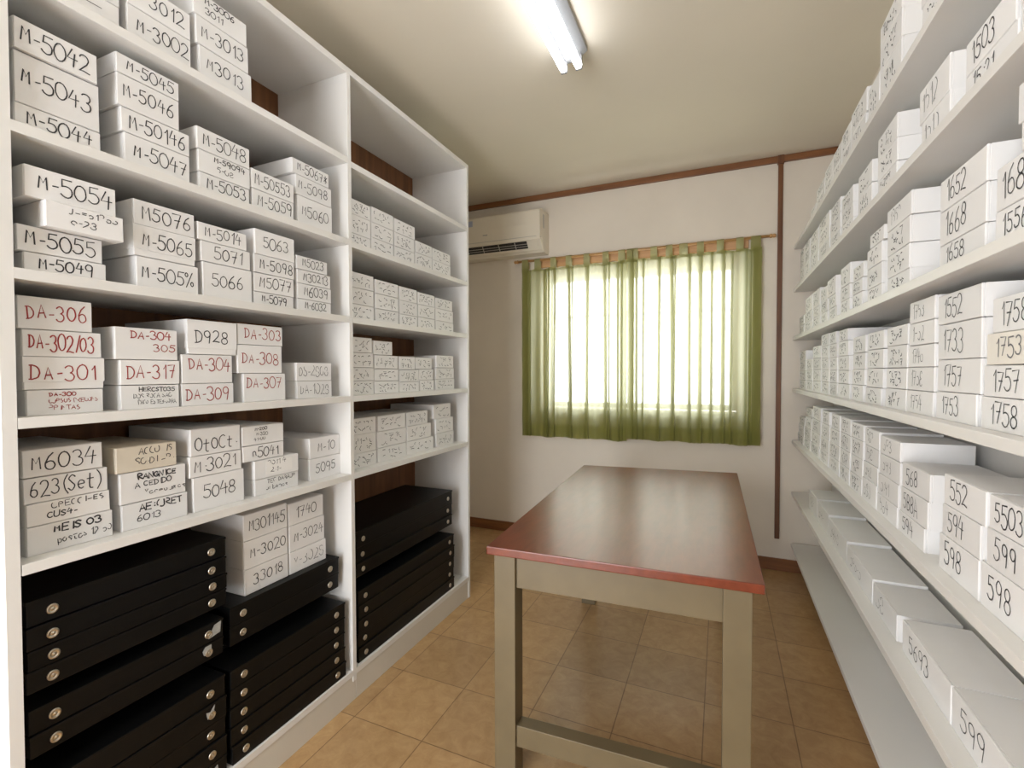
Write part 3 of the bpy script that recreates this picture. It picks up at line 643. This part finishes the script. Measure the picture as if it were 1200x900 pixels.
('R1',[(2.3715,2.5351,2.1478,2.2164,0.4509,'~d4',''),(2.3761,2.5396,2.2164,2.2885,0.4509,'~d4','')]),
('R1',[(2.5439,2.7149,2.1478,2.2168,0.4509,'~d4',''),(2.5484,2.7194,2.2168,2.2847,0.4509,'~d4','')]),
('R1',[(2.7251,2.9374,2.1478,2.2156,0.4509,'~d4',''),(2.7288,2.9412,2.2156,2.2697,0.4509,'~d4','')]),
('R1',[(2.9495,3.1186,2.1478,2.2182,0.4509,'~d4','')]),
('R2',[(0.9168,1.0748,1.8702,1.9386,0.4509,'~d4',''),(0.9208,1.0788,1.9386,2.0336,0.4509,'~d4','')]),
('R2',[(1.0828,1.2691,1.8702,1.9237,0.4509,'15:21',''),(1.0901,1.2703,1.9237,1.9913,0.4509,'1503','')]),
('R2',[(1.3405,1.5033,1.8702,1.9433,0.4509,'~1510',''),(1.3464,1.5183,1.9433,2.0265,0.4509,'~1512','')]),
('R2',[(1.6836,1.8595,1.8702,1.9277,0.4509,'~d4',''),(1.6823,1.8627,1.9277,1.9931,0.4509,'~d4',''),(1.6835,1.8667,1.9931,2.0629,0.4509,'~d4','')]),
('R2',[(1.9289,2.0956,1.8702,1.9564,0.4509,'~d4',''),(1.9252,2.0999,1.9564,2.0306,0.4509,'~d4','')]),
('R2',[(2.1657,2.3492,1.8702,1.915,0.4509,'~d4',''),(2.1693,2.3527,1.915,1.974,0.4509,'~d4',''),(2.1732,2.3564,1.974,2.0365,0.4509,'~d4','')]),
('R2',[(2.3755,2.5784,1.8702,1.9309,0.4509,'~d4',''),(2.3795,2.583,1.9309,1.9984,0.4509,'~d4',''),(2.3836,2.5687,1.9984,2.0612,0.4509,'~d4','')]),
('R2',[(2.5976,2.8469,1.8702,1.9523,0.4509,'~d4',''),(2.602,2.8515,1.9523,2.0186,0.4509,'~d4',''),(2.6059,2.8552,2.0186,2.0745,0.4509,'~d4','')]),
('R2',[(2.8694,3.0972,1.8702,1.958,0.4509,'~d4',''),(2.8734,3.1015,1.958,2.0153,0.4509,'~d4',''),(2.8775,3.1057,2.0153,2.0727,0.4509,'~d4','')]),
('R2',[(3.1243,3.2925,1.8702,1.9623,0.4509,'~d4',''),(3.1293,3.2978,1.9623,2.0311,0.4509,'~d4',''),(3.1325,3.3016,2.0311,2.0799,0.4509,'~d4','')]),
('R2',[(3.3005,3.4687,1.8702,1.9623,0.4509,'~d4',''),(3.3058,3.4743,1.9623,2.0311,0.4509,'~d4',''),(3.3096,3.4787,2.0311,2.0799,0.4509,'~d4','')]),
('R3',[(0.9815,1.1465,1.5572,1.6169,0.4529,'1556',''),(0.9803,1.1453,1.6169,1.6944,0.4529,'1681',''),(0.9416,1.0716,1.6944,1.7428,0.4529,'~d4',''),(0.9417,1.0817,1.7428,1.8092,0.4529,'~d4','')]),
('R3',[(1.1825,1.3886,1.5572,1.6123,0.4529,'1658',''),(1.1805,1.3875,1.6123,1.6881,0.4529,'1668',''),(1.1811,1.3883,1.6881,1.7581,0.4529,'1652','')]),
('R3',[(1.5722,1.7573,1.5572,1.6054,0.4529,'~d4',''),(1.5784,1.7609,1.6054,1.6713,0.4529,'~d4',''),(1.5757,1.7649,1.6713,1.7443,0.4529,'~d4',''),(1.5697,1.7681,1.7443,1.8074,0.4529,'~1352','')]),
('R3',[(1.8112,1.9694,1.5572,1.6053,0.4529,'~d4',''),(1.8146,1.9735,1.6053,1.6734,0.4529,'~d4',''),(1.8179,1.9772,1.6734,1.7374,0.4529,'~d4',''),(1.7992,1.9445,1.7374,1.7827,0.4529,'~d4','')]),
('R3',[(2.0343,2.1703,1.5572,1.6158,0.4529,'~d4',''),(2.0348,2.1732,1.6158,1.664,0.4529,'~d4',''),(2.0235,2.1637,1.664,1.7159,0.4529,'~d4','')]),
('R3',[(2.2096,2.3664,1.5572,1.6166,0.4529,'~d4',''),(2.213,2.37,1.6166,1.6731,0.4529,'~d4',''),(2.2112,2.3673,1.6731,1.7541,0.4529,'~d4','')]),
('R3',[(2.4301,2.5964,1.5572,1.6156,0.4529,'~d4',''),(2.4502,2.6096,1.6156,1.6727,0.4529,'~d4',''),(2.4639,2.6426,1.6727,1.7512,0.4529,'~d4','')]),
('R3',[(2.6254,2.7902,1.5572,1.6164,0.4529,'~d4',''),(2.629,2.794,1.6164,1.671,0.4529,'~d4',''),(2.6442,2.7985,1.671,1.737,0.4529,'~d4','')]),
('R3',[(2.8126,3.0051,1.5572,1.6163,0.4529,'~d4',''),(2.8162,3.0088,1.6163,1.6674,0.4529,'~d4',''),(2.8225,3.028,1.6674,1.7552,0.4529,'~d4','')]),
('R3',[(3.0311,3.2903,1.5572,1.6164,0.4529,'~d4',''),(3.0351,3.2946,1.6164,1.6723,0.4529,'~d4',''),(3.0417,3.2695,1.6723,1.7552,0.4529,'~d4','')]),
('R3',[(3.3026,3.4906,1.5572,1.6161,0.4529,'~d4',''),(3.3069,3.495,1.6161,1.6712,0.4529,'~d4','')]),
('R4',[(1.0033,1.2115,1.2215,1.284,0.4639,'1758',''),(1.0014,1.2059,1.284,1.3434,0.4639,'1757',''),(0.9996,1.1957,1.3434,1.4028,0.4639,'1753','pale'),(1.0071,1.197,1.4028,1.4685,0.4719,'1758','')]),
('R4',[(1.2301,1.4258,1.2215,1.2861,0.4639,'1753',''),(1.2148,1.4194,1.2861,1.358,0.4639,'1757',''),(1.2166,1.4184,1.358,1.438,0.4639,'1733',''),(1.2194,1.4217,1.438,1.506,0.4639,'1552','')]),
('R4',[(1.4404,1.6194,1.2215,1.2824,0.4639,'~1754',''),(1.4382,1.6127,1.2824,1.3425,0.4639,'~1758',''),(1.4383,1.6092,1.3425,1.3991,0.4639,'~1746',''),(1.4386,1.6058,1.3991,1.4575,0.4639,'~1752',''),(1.4412,1.6042,1.4575,1.5143,0.4639,'~1753','')]),
('R4',[(1.626,1.7991,1.2215,1.282,0.4639,'~d4',''),(1.6192,1.794,1.282,1.3419,0.4639,'~d4',''),(1.6191,1.7893,1.3419,1.4061,0.4639,'~d4',''),(1.6187,1.7923,1.4061,1.4631,0.4639,'~d4','')]),
('R4',[(1.8458,2.0221,1.2215,1.2786,0.4639,'~d4',''),(1.8275,2.0076,1.2786,1.3422,0.4639,'~d4',''),(1.8265,2.0038,1.3422,1.4038,0.4639,'~d4',''),(1.8255,1.9986,1.4038,1.462,0.4639,'~d4','')]),
('R4',[(2.053,2.216,1.2215,1.2822,0.4639,'~d4',''),(2.0397,2.2062,1.2822,1.339,0.4639,'~d4',''),(2.0322,2.197,1.339,1.3999,0.4639,'~d4',''),(2.0281,2.2007,1.3999,1.4608,0.4639,'~d4','')]),
('R4',[(2.2494,2.4425,1.2215,1.2814,0.4639,'~d4',''),(2.2595,2.4428,1.2814,1.3363,0.4639,'~d4',''),(2.2631,2.4464,1.3363,1.3956,0.4639,'~d4',''),(2.2806,2.4455,1.3956,1.4576,0.4639,'~d4',''),(2.2908,2.4401,1.4576,1.5061,0.4639,'~d4','')]),
('R4',[(2.4672,2.6217,1.2215,1.2806,0.4639,'~d4',''),(2.4708,2.6254,1.2806,1.3373,0.4639,'~d4',''),(2.4744,2.6293,1.3373,1.395,0.4639,'~d4',''),(2.4785,2.6332,1.395,1.4566,0.4639,'~d4',''),(2.4985,2.6369,1.4566,1.5104,0.4639,'~d4','')]),
('R4',[(2.637,2.812,1.2215,1.2812,0.4639,'~d4',''),(2.6409,2.8161,1.2812,1.3404,0.4639,'~d4',''),(2.6446,2.8268,1.3404,1.3971,0.4639,'~d4',''),(2.6486,2.8308,1.3971,1.4562,0.4639,'~d4',''),(2.6523,2.8348,1.4562,1.5134,0.4639,'~d4','')]),
('R4',[(2.8344,3.061,1.2215,1.2816,0.4639,'~d4',''),(2.8385,3.0655,1.2816,1.3416,0.4639,'~d4',''),(2.8426,3.0699,1.3416,1.4018,0.4639,'~d4',''),(2.847,3.0747,1.4018,1.4661,0.4639,'~d4','')]),
('R4',[(3.0798,3.2806,1.2215,1.2807,0.4639,'~d4',''),(3.084,3.2852,1.2807,1.34,0.4639,'~d4',''),(3.0887,3.29,1.34,1.403,0.4639,'~d4','')]),
('R4',[(3.2991,3.5474,1.2215,1.2791,0.4639,'~d4',''),(3.3034,3.552,1.2791,1.3358,0.4639,'~d4',''),(3.3081,3.5571,1.3358,1.3974,0.4639,'~d4',''),(3.3127,3.5622,1.3974,1.4594,0.4639,'~d4','')]),
('R5',[(1.0209,1.1983,0.8821,0.9681,0.4629,'598',''),(1.0084,1.1795,0.9681,1.0395,0.4629,'599',''),(1.0023,1.1708,1.0395,1.1041,0.4629,'5503','')]),
('R5',[(1.2066,1.3887,0.8821,0.9644,0.4629,'598',''),(1.1998,1.3758,0.9644,1.0346,0.4629,'594',''),(1.1811,1.3691,1.0346,1.104,0.4629,'552','')]),
('R5',[(1.4754,1.663,0.8821,0.9437,0.4629,'594',''),(1.4575,1.6459,0.9437,1.0147,0.4629,'5B8A',''),(1.4479,1.6377,1.0147,1.0834,0.4629,'568','')]),
('R5',[(1.6739,1.8684,0.8821,0.9446,0.4629,'~564',''),(1.6667,1.8582,0.9446,1.0104,0.4629,'~5:91',''),(1.6526,1.8437,1.0104,1.0754,0.4629,'~593',''),(1.6588,1.8382,1.0754,1.133,0.4629,'~598','')]),
('R5',[(1.8739,2.0414,0.8821,0.9618,0.4629,'~580',''),(1.8635,2.028,0.9618,1.0217,0.4629,'~592',''),(1.8531,2.0096,1.0217,1.0791,0.4629,'~58',''),(1.8517,2.0132,1.0791,1.1389,0.4629,'~582','')]),
('R5',[(2.0516,2.2178,0.8821,0.9479,0.4629,'~d4',''),(2.0444,2.2019,0.9479,1.0167,0.4629,'~d4',''),(2.0371,2.1993,1.0167,1.0831,0.4629,'~d4',''),(2.0348,2.2028,1.0831,1.1414,0.4629,'~d4','')]),
('R5',[(2.2311,2.3921,0.8821,0.9478,0.4629,'~d4',''),(2.2216,2.3884,0.9478,1.0141,0.4629,'~d4',''),(2.2123,2.3847,1.0141,1.0807,0.4629,'~d4',''),(2.216,2.381,1.0807,1.1446,0.4629,'~d4','')]),
('R5',[(2.4081,2.6089,0.8821,0.9477,0.4629,'~d4',''),(2.4042,2.6037,0.9477,1.0121,0.4629,'~d4',''),(2.4003,2.5892,1.0121,1.0765,0.4629,'~d4',''),(2.4043,2.557,1.0765,1.1436,0.4629,'~d4','')]),
('R5',[(2.6282,2.8269,0.8821,0.9448,0.4629,'~d4',''),(2.6227,2.8091,0.9448,1.0098,0.4629,'~d4',''),(2.6082,2.7918,1.0098,1.0797,0.4629,'~d4',''),(2.6123,2.7745,1.0797,1.1429,0.4629,'~d4','')]),
('R5',[(2.8498,3.1024,0.8821,0.9441,0.4629,'~d4',''),(2.8315,3.0796,0.9441,1.0081,0.4629,'~d4',''),(2.8253,3.0579,1.0081,1.0795,0.4629,'~d4',''),(2.8186,3.0365,1.0795,1.1469,0.4629,'~d4','')]),
('R5',[(3.116,3.3254,0.8821,0.9411,0.4629,'~d4',''),(3.107,3.3143,0.9411,1.0055,0.4629,'~d4',''),(3.084,3.2878,1.0055,1.0672,0.4629,'~d4',''),(3.1936,3.4023,1.0672,1.1165,0.4829,'~d4','')]),
('R5',[(3.3544,3.5853,0.8821,0.9388,0.4629,'~d4',''),(3.3461,3.5534,0.9388,1.0013,0.4629,'~d4',''),(3.3181,3.5208,1.0013,1.0506,0.4629,'~d4','')]),
('R6',[(1.0974,1.3473,0.5412,0.6323,0.4759,'599','wide')]),
('R6',[(1.3494,1.6627,0.5412,0.6324,0.4759,'5693','wide')]),
('R6',[(1.7085,1.9473,0.5412,0.621,0.4759,'~58-','wide')]),
('R6',[(1.9523,2.3108,0.5412,0.6283,0.4759,'~596-3','wide')]),
('R6',[(2.3179,2.6726,0.5412,0.6374,0.4759,'~594-8','wide')]),
('R6',[(2.6824,2.9581,0.5412,0.6462,0.4759,'~59-','wide')]),
('R6',[(2.9705,3.2113,0.5412,0.65,0.4759,'~58-','wide')]),
('A6',[(1.059,1.2333,0.6005,0.6854,-1.421,'33018',''),(1.0589,1.2312,0.6854,0.78,-1.421,'M-3020',''),(1.0593,1.2306,0.78,0.8673,-1.421,'M301145','')]),
('A6',[(1.237,1.4114,0.6005,0.6821,-1.421,'~M-3028',''),(1.2361,1.4042,0.6821,0.7787,-1.421,'M-3024',''),(1.235,1.3993,0.7787,0.8598,-1.421,'1740','')])]
def write_box(o, w, h, txt, k, rnd, row):
    """pen marks as a part of the box o"""
    bm = bmesh.new(); red = 'red' in k; y = -.0007-(.0012 if 'lid' in k else 0)
    mats = [M['inkred'] if red else M['ink'], M['ink']]
    if row[0] == 'R' and 'pale' in k: mats[0] = M['inkpale']
    right = row[0] == 'R'
    if txt == '~~':
        scribble(bm, -w*.42, w*.42, h*.12, h*.84, 2, .0024, rnd)
    elif txt == '~d4':
        scribble(bm, -w*.36, w*.30, h*.12, h*.86, 2, .0033, rnd)
    else:
        lines = txt.split('|'); n = len(lines); bold = 'bold' in k
        for i, t in enumerate(lines):
            rough = 0.; wd = .0027
            if t[0] == '~': t = t[1:]; rough = .30; wd = .0019
            if t[0] == '*': t = t[1:]; rough = .15; wd = .0032
            if bold and i == 0: wd = .0034
            mi = 1 if (k == 'hercs' and i) else 0
            if 'off' in k and i: t = t[3:]
            if n == 1:
                hh = min(.037 if not right else .047, h*.62); zc = h*(.40 if 'lo' in k else .66 if 'up' in k else .53)
                nat = sum(WIDE.get(c, 6.8) for c in t)*hh/10*(1.02 if not right else .86)
                tw = min(w*(.84 if not right else .62), max(nat, w*(.60 if not right else .44)))
                xa = -tw/2+(.01*w if not right else -.12*w)
                if not right: xa += rnd.uniform(-.04, .04)*w
                za, zb = zc-hh/2, zc+hh/2
            else:
                slot = h*.80/n; zb = h*.90-slot*i; za = zb-slot*.62
                tw = min(w*.66, sum(WIDE.get(c, 6.6) for c in t)*(zb-za)/10*1.45); xa = -w*.32+rnd.uniform(0, .16)*w
                if 'off' in k and i: xa += w*.26
                if i and wd > .0024: wd = .0023
                if slot < .02: wd *= .75
                if row == 'A1': pass
            write(bm, t, xa, xa+tw, za, zb, wd, rnd, rough, y, mi)
    p = link('handwriting', bm, mats, o)
    p['label'] = 'red handwriting' if k in ('red', 'red up', 'red off', 'red lid') else 'black handwriting'
    return p
def legible(t):
    s = [q for q in t.split('|') if q[0] not in '~*']
    return s[0] if s else ''
seen_x = {}
cnt = {}
def shelf_of(row): return {'A': 'bookcase', 'B': 'bookcase', 'R': 'rack'}[row[0]]
NST = {}
for row, st in STACKS: NST[row] = NST.get(row, 0)+1
ordn = {}
for row, st in STACKS:
    ordn[row] = ordn.get(row, 0)+1; idx = ordn[row]
    # stacks are listed near to far in the bookcase; in the rack they are counted from the window wall
    if row[0] == 'R':
        order = sorted([s for r, s in STACKS if r == row], key=lambda s: -s[0][0]); idx = [i for i, s in enumerate(order) if s is st][0]+1
    rnd = random.Random(sum(map(ord, row))*131+idx*17)
    for i, (y0, y1, z0, z1, xf, txt, k) in enumerate(st):
        left = row[0] != 'R'
        w = y1-y0-.0016; h = z1-z0-.0012
        d = (.30 if row[0] == 'A' else .285) if left else (.155+rnd.uniform(-.006, .012))
        if row == 'R6': d = .150
        if row == 'A6': d = .27
        d = min(d, (xf-XB if left else WX1-.012-xf)-.004)
        o = link('cardboard_box', box_mesh(w, h, d, rnd, 'lid' in k), M['boxtan'] if k == 'tan' else M['boxpale'] if k == 'pale' else M['box'],
                 loc=(xf, (y0+y1)/2, z0), rz=(pi/2 if left else -pi/2)+rnd.uniform(-.006, .006))
        if k == 'tape':
            p = link('paper_label', bx(bmesh.new(), (-w*.26, -.0006, h*.16), (w*.34, -.0001, h*.86)), M['tape'], o); p['label'] = 'shiny white paper label'
        write_box(o, w, h, txt, k, rnd, row)
        lg = legible(txt); n = len(st); t = tier(i, n); sh = (SHELF_RACK if row[0] == 'R' else SHELF)[row[1]]
        col = 'tan' if k == 'tan' else 'white'
        if row[0] == 'A':
            mk = ('marked '+lg+(' in red' if 'red' in k and '/' not in lg else '')) if lg else 'with unclear black writing'
            if row == 'A6': where = f"{t} of {'left' if idx == 1 else 'right'} column resting on black cases"
            else: where = f"{t} of {NTH[idx-1]} stack, {sh} shelf, near bookcase bay"
            lab = f"{col} box {mk}, {where}"
        elif row[0] == 'B':
            lab = f"small scribbled white box, {t} of {NTH[idx-1]} stack from divider, {sh} shelf, bookcase far bay"
        else:
            mk = 'marked '+lg if lg else 'with unclear writing'
            kind = 'wide white box' if row == 'R6' else 'white box'
            if n == 1: lab = f"{kind} {mk}, {NTH[idx-1]} from window along rack's {sh} shelf"
            else: lab = f"{kind} {mk}, {t}, {NTH[idx-1]} stack from window on rack's {sh} shelf"
        grp = {'A': f"white boxes on the {sh} shelf of the bookcase's near bay", 'B': f"white boxes on the {sh} shelf of the bookcase's far bay", 'R': f"white boxes on the {sh} shelf of the long rack"}[row[0]]
        if row == 'A6': grp = 'white boxes standing on the black cases'
        tag(o, lab, 'box', grp)

# ------------------------------------------------------------------ flat black cases with metal buttons
def make_case(w, h, d, name='flat_case', btn=.045, br=.0115):
    bm = bx(bmesh.new(), (-w/2, 0, 0), (w/2, d, h-.002), .0025)
    o = link(name, bm, M['black'])
    # raised lid edge along the top of the front
    l = link('lid', bx(bmesh.new(), (-w/2-.0006, -.0022, h*.86), (w/2+.0006, d, h-.0004), .0016), M['black'], o)
    for s in (-1, 1):
        bm = lathe(bmesh.new(), [(-.001, br), (.0012, br), (.0024, br*.88), (.0026, br*.62), (.0012, br*.55), (.0012, br*.26), (.0026, br*.22), (.0030, br*.12)], (s*(w/2-btn), -.0004, h*.44), (0, -1, 0), 18)
        b = link('snap_button', bm, M['nickel'], o, True); b['label'] = 'round metal snap button'
    return o
def scrap(o, pts, z):
    bm = bmesh.new(); f = [bm.verts.new((x, -.0020, zz)) for x, zz in pts]; b = [bm.verts.new((x, -.0012, zz)) for x, zz in pts]
    bm.faces.new(f); bm.faces.new(b[::-1]); n = len(pts)
    for i in range(n): bm.faces.new((f[i], b[i], b[(i+1) % n], f[(i+1) % n]))
    bmesh.ops.recalc_face_normals(bm, faces=bm.faces)
    p = link('torn_label', bm, M['scrap'], o); p['label'] = 'torn remains of a pale paper label'
# stack: (y0, y1, front x, list of z levels from the bottom, where, group size offset)
CASES = [
 ('stack beside the near side panel', .507, .950, -1.362, [.1268, .182, .242, .300, .363, .427], .0115, 'a'),
 ('stack beside the near side panel', .512, .962, -1.386, [.427, .478, .530, .588], .0115, 'b'),
 ('stack beside the near side panel', .514, .979, -1.392, [.588, .622, .672, .718, .770, .829], .0115, 'c'),
 ('stack under the white boxes', .962, 1.448, -1.361, [.1268, .186, .245, .304, .363, .4225], .0115, 'd'),
 ('stack under the white boxes', .985, 1.448, -1.393, [.4225, .475, .538, .6003], .0115, 'e'),
 ('stack nearest the window', 1.524, 2.300, -1.365, [.1268, .188, .247, .307, .367, .428], .0110, 'f'),
 ('stack nearest the window', 1.543, 2.330, -1.393, [.428, .470, .530, .594, .665], .0110, 'g'),
]
place = {}
def set_back(g, i, h): return g in 'bceg' and i == 0 and h < .055
for where, y0, y1, xf, zs, br, g in CASES:
    place[where] = place.get(where, 0)+sum(not set_back(g, i, zs[i+1]-zs[i]) for i in range(len(zs)-1))
got = {}
rnd = random.Random(5)
for where, y0, y1, xf, zs, br, g in CASES:
    for i in range(len(zs)-1):
        h = zs[i+1]-zs[i]-.0006; hid = set_back(g, i, h)
        if not hid: got[where] = got.get(where, 0)+1
        q = got.get(where, 0); n = place[where]
        x = xf+rnd.uniform(-.003, .001)
        dy = rnd.uniform(-.002, .002)
        o = make_case(y1-y0-.004, h, .325 if not (g in 'bceg' and i == 0 and h < .055) else .23, br=br)
        o.location = (x-(.10 if hid else 0), (y0+y1)/2+(dy if not hid else -.004), zs[i]); o.rotation_euler = (0, 0, pi/2+(rnd.uniform(-.004, .004)))
        t = 'topmost' if q == n else 'bottom' if q == 1 else (NTH[q-1]+' from bottom' if q <= n/2 else NTH[n-q]+' from top')
        lab = f"flat black case with metal buttons, {t} of {where}"
        if hid: lab = f"set-back black case in the {'upper ' if g == 'c' else 'lower ' if g == 'b' else ''}dark gap of {where}"
        tag(o, lab, 'case', 'flat black cases on the bottom shelf')
        W = y1-y0
        if g == 'b' and i == 2: scrap(o, [(W/2-.048, .012), (W/2-.012, .018), (W/2-.009, .050), (W/2-.030, .046), (W/2-.036, .036)], 0)
        if g == 'b' and i == 1: scrap(o, [(W/2-.062, .020), (W/2-.040, .030), (W/2-.040, .046), (W/2-.056, .048), (W/2-.066, .034)], 0)
        if g == 'a' and i == 3: scrap(o, [(W/2-.060, .022), (W/2-.042, .036), (W/2-.038, .056), (W/2-.052, .040), (W/2-.064, .044)], 0)
        if g == 'a' and i == 0: scrap(o, [(W/2-.050, .014), (W/2-.030, .026), (W/2-.032, .042), (W/2-.056, .030)], 0)
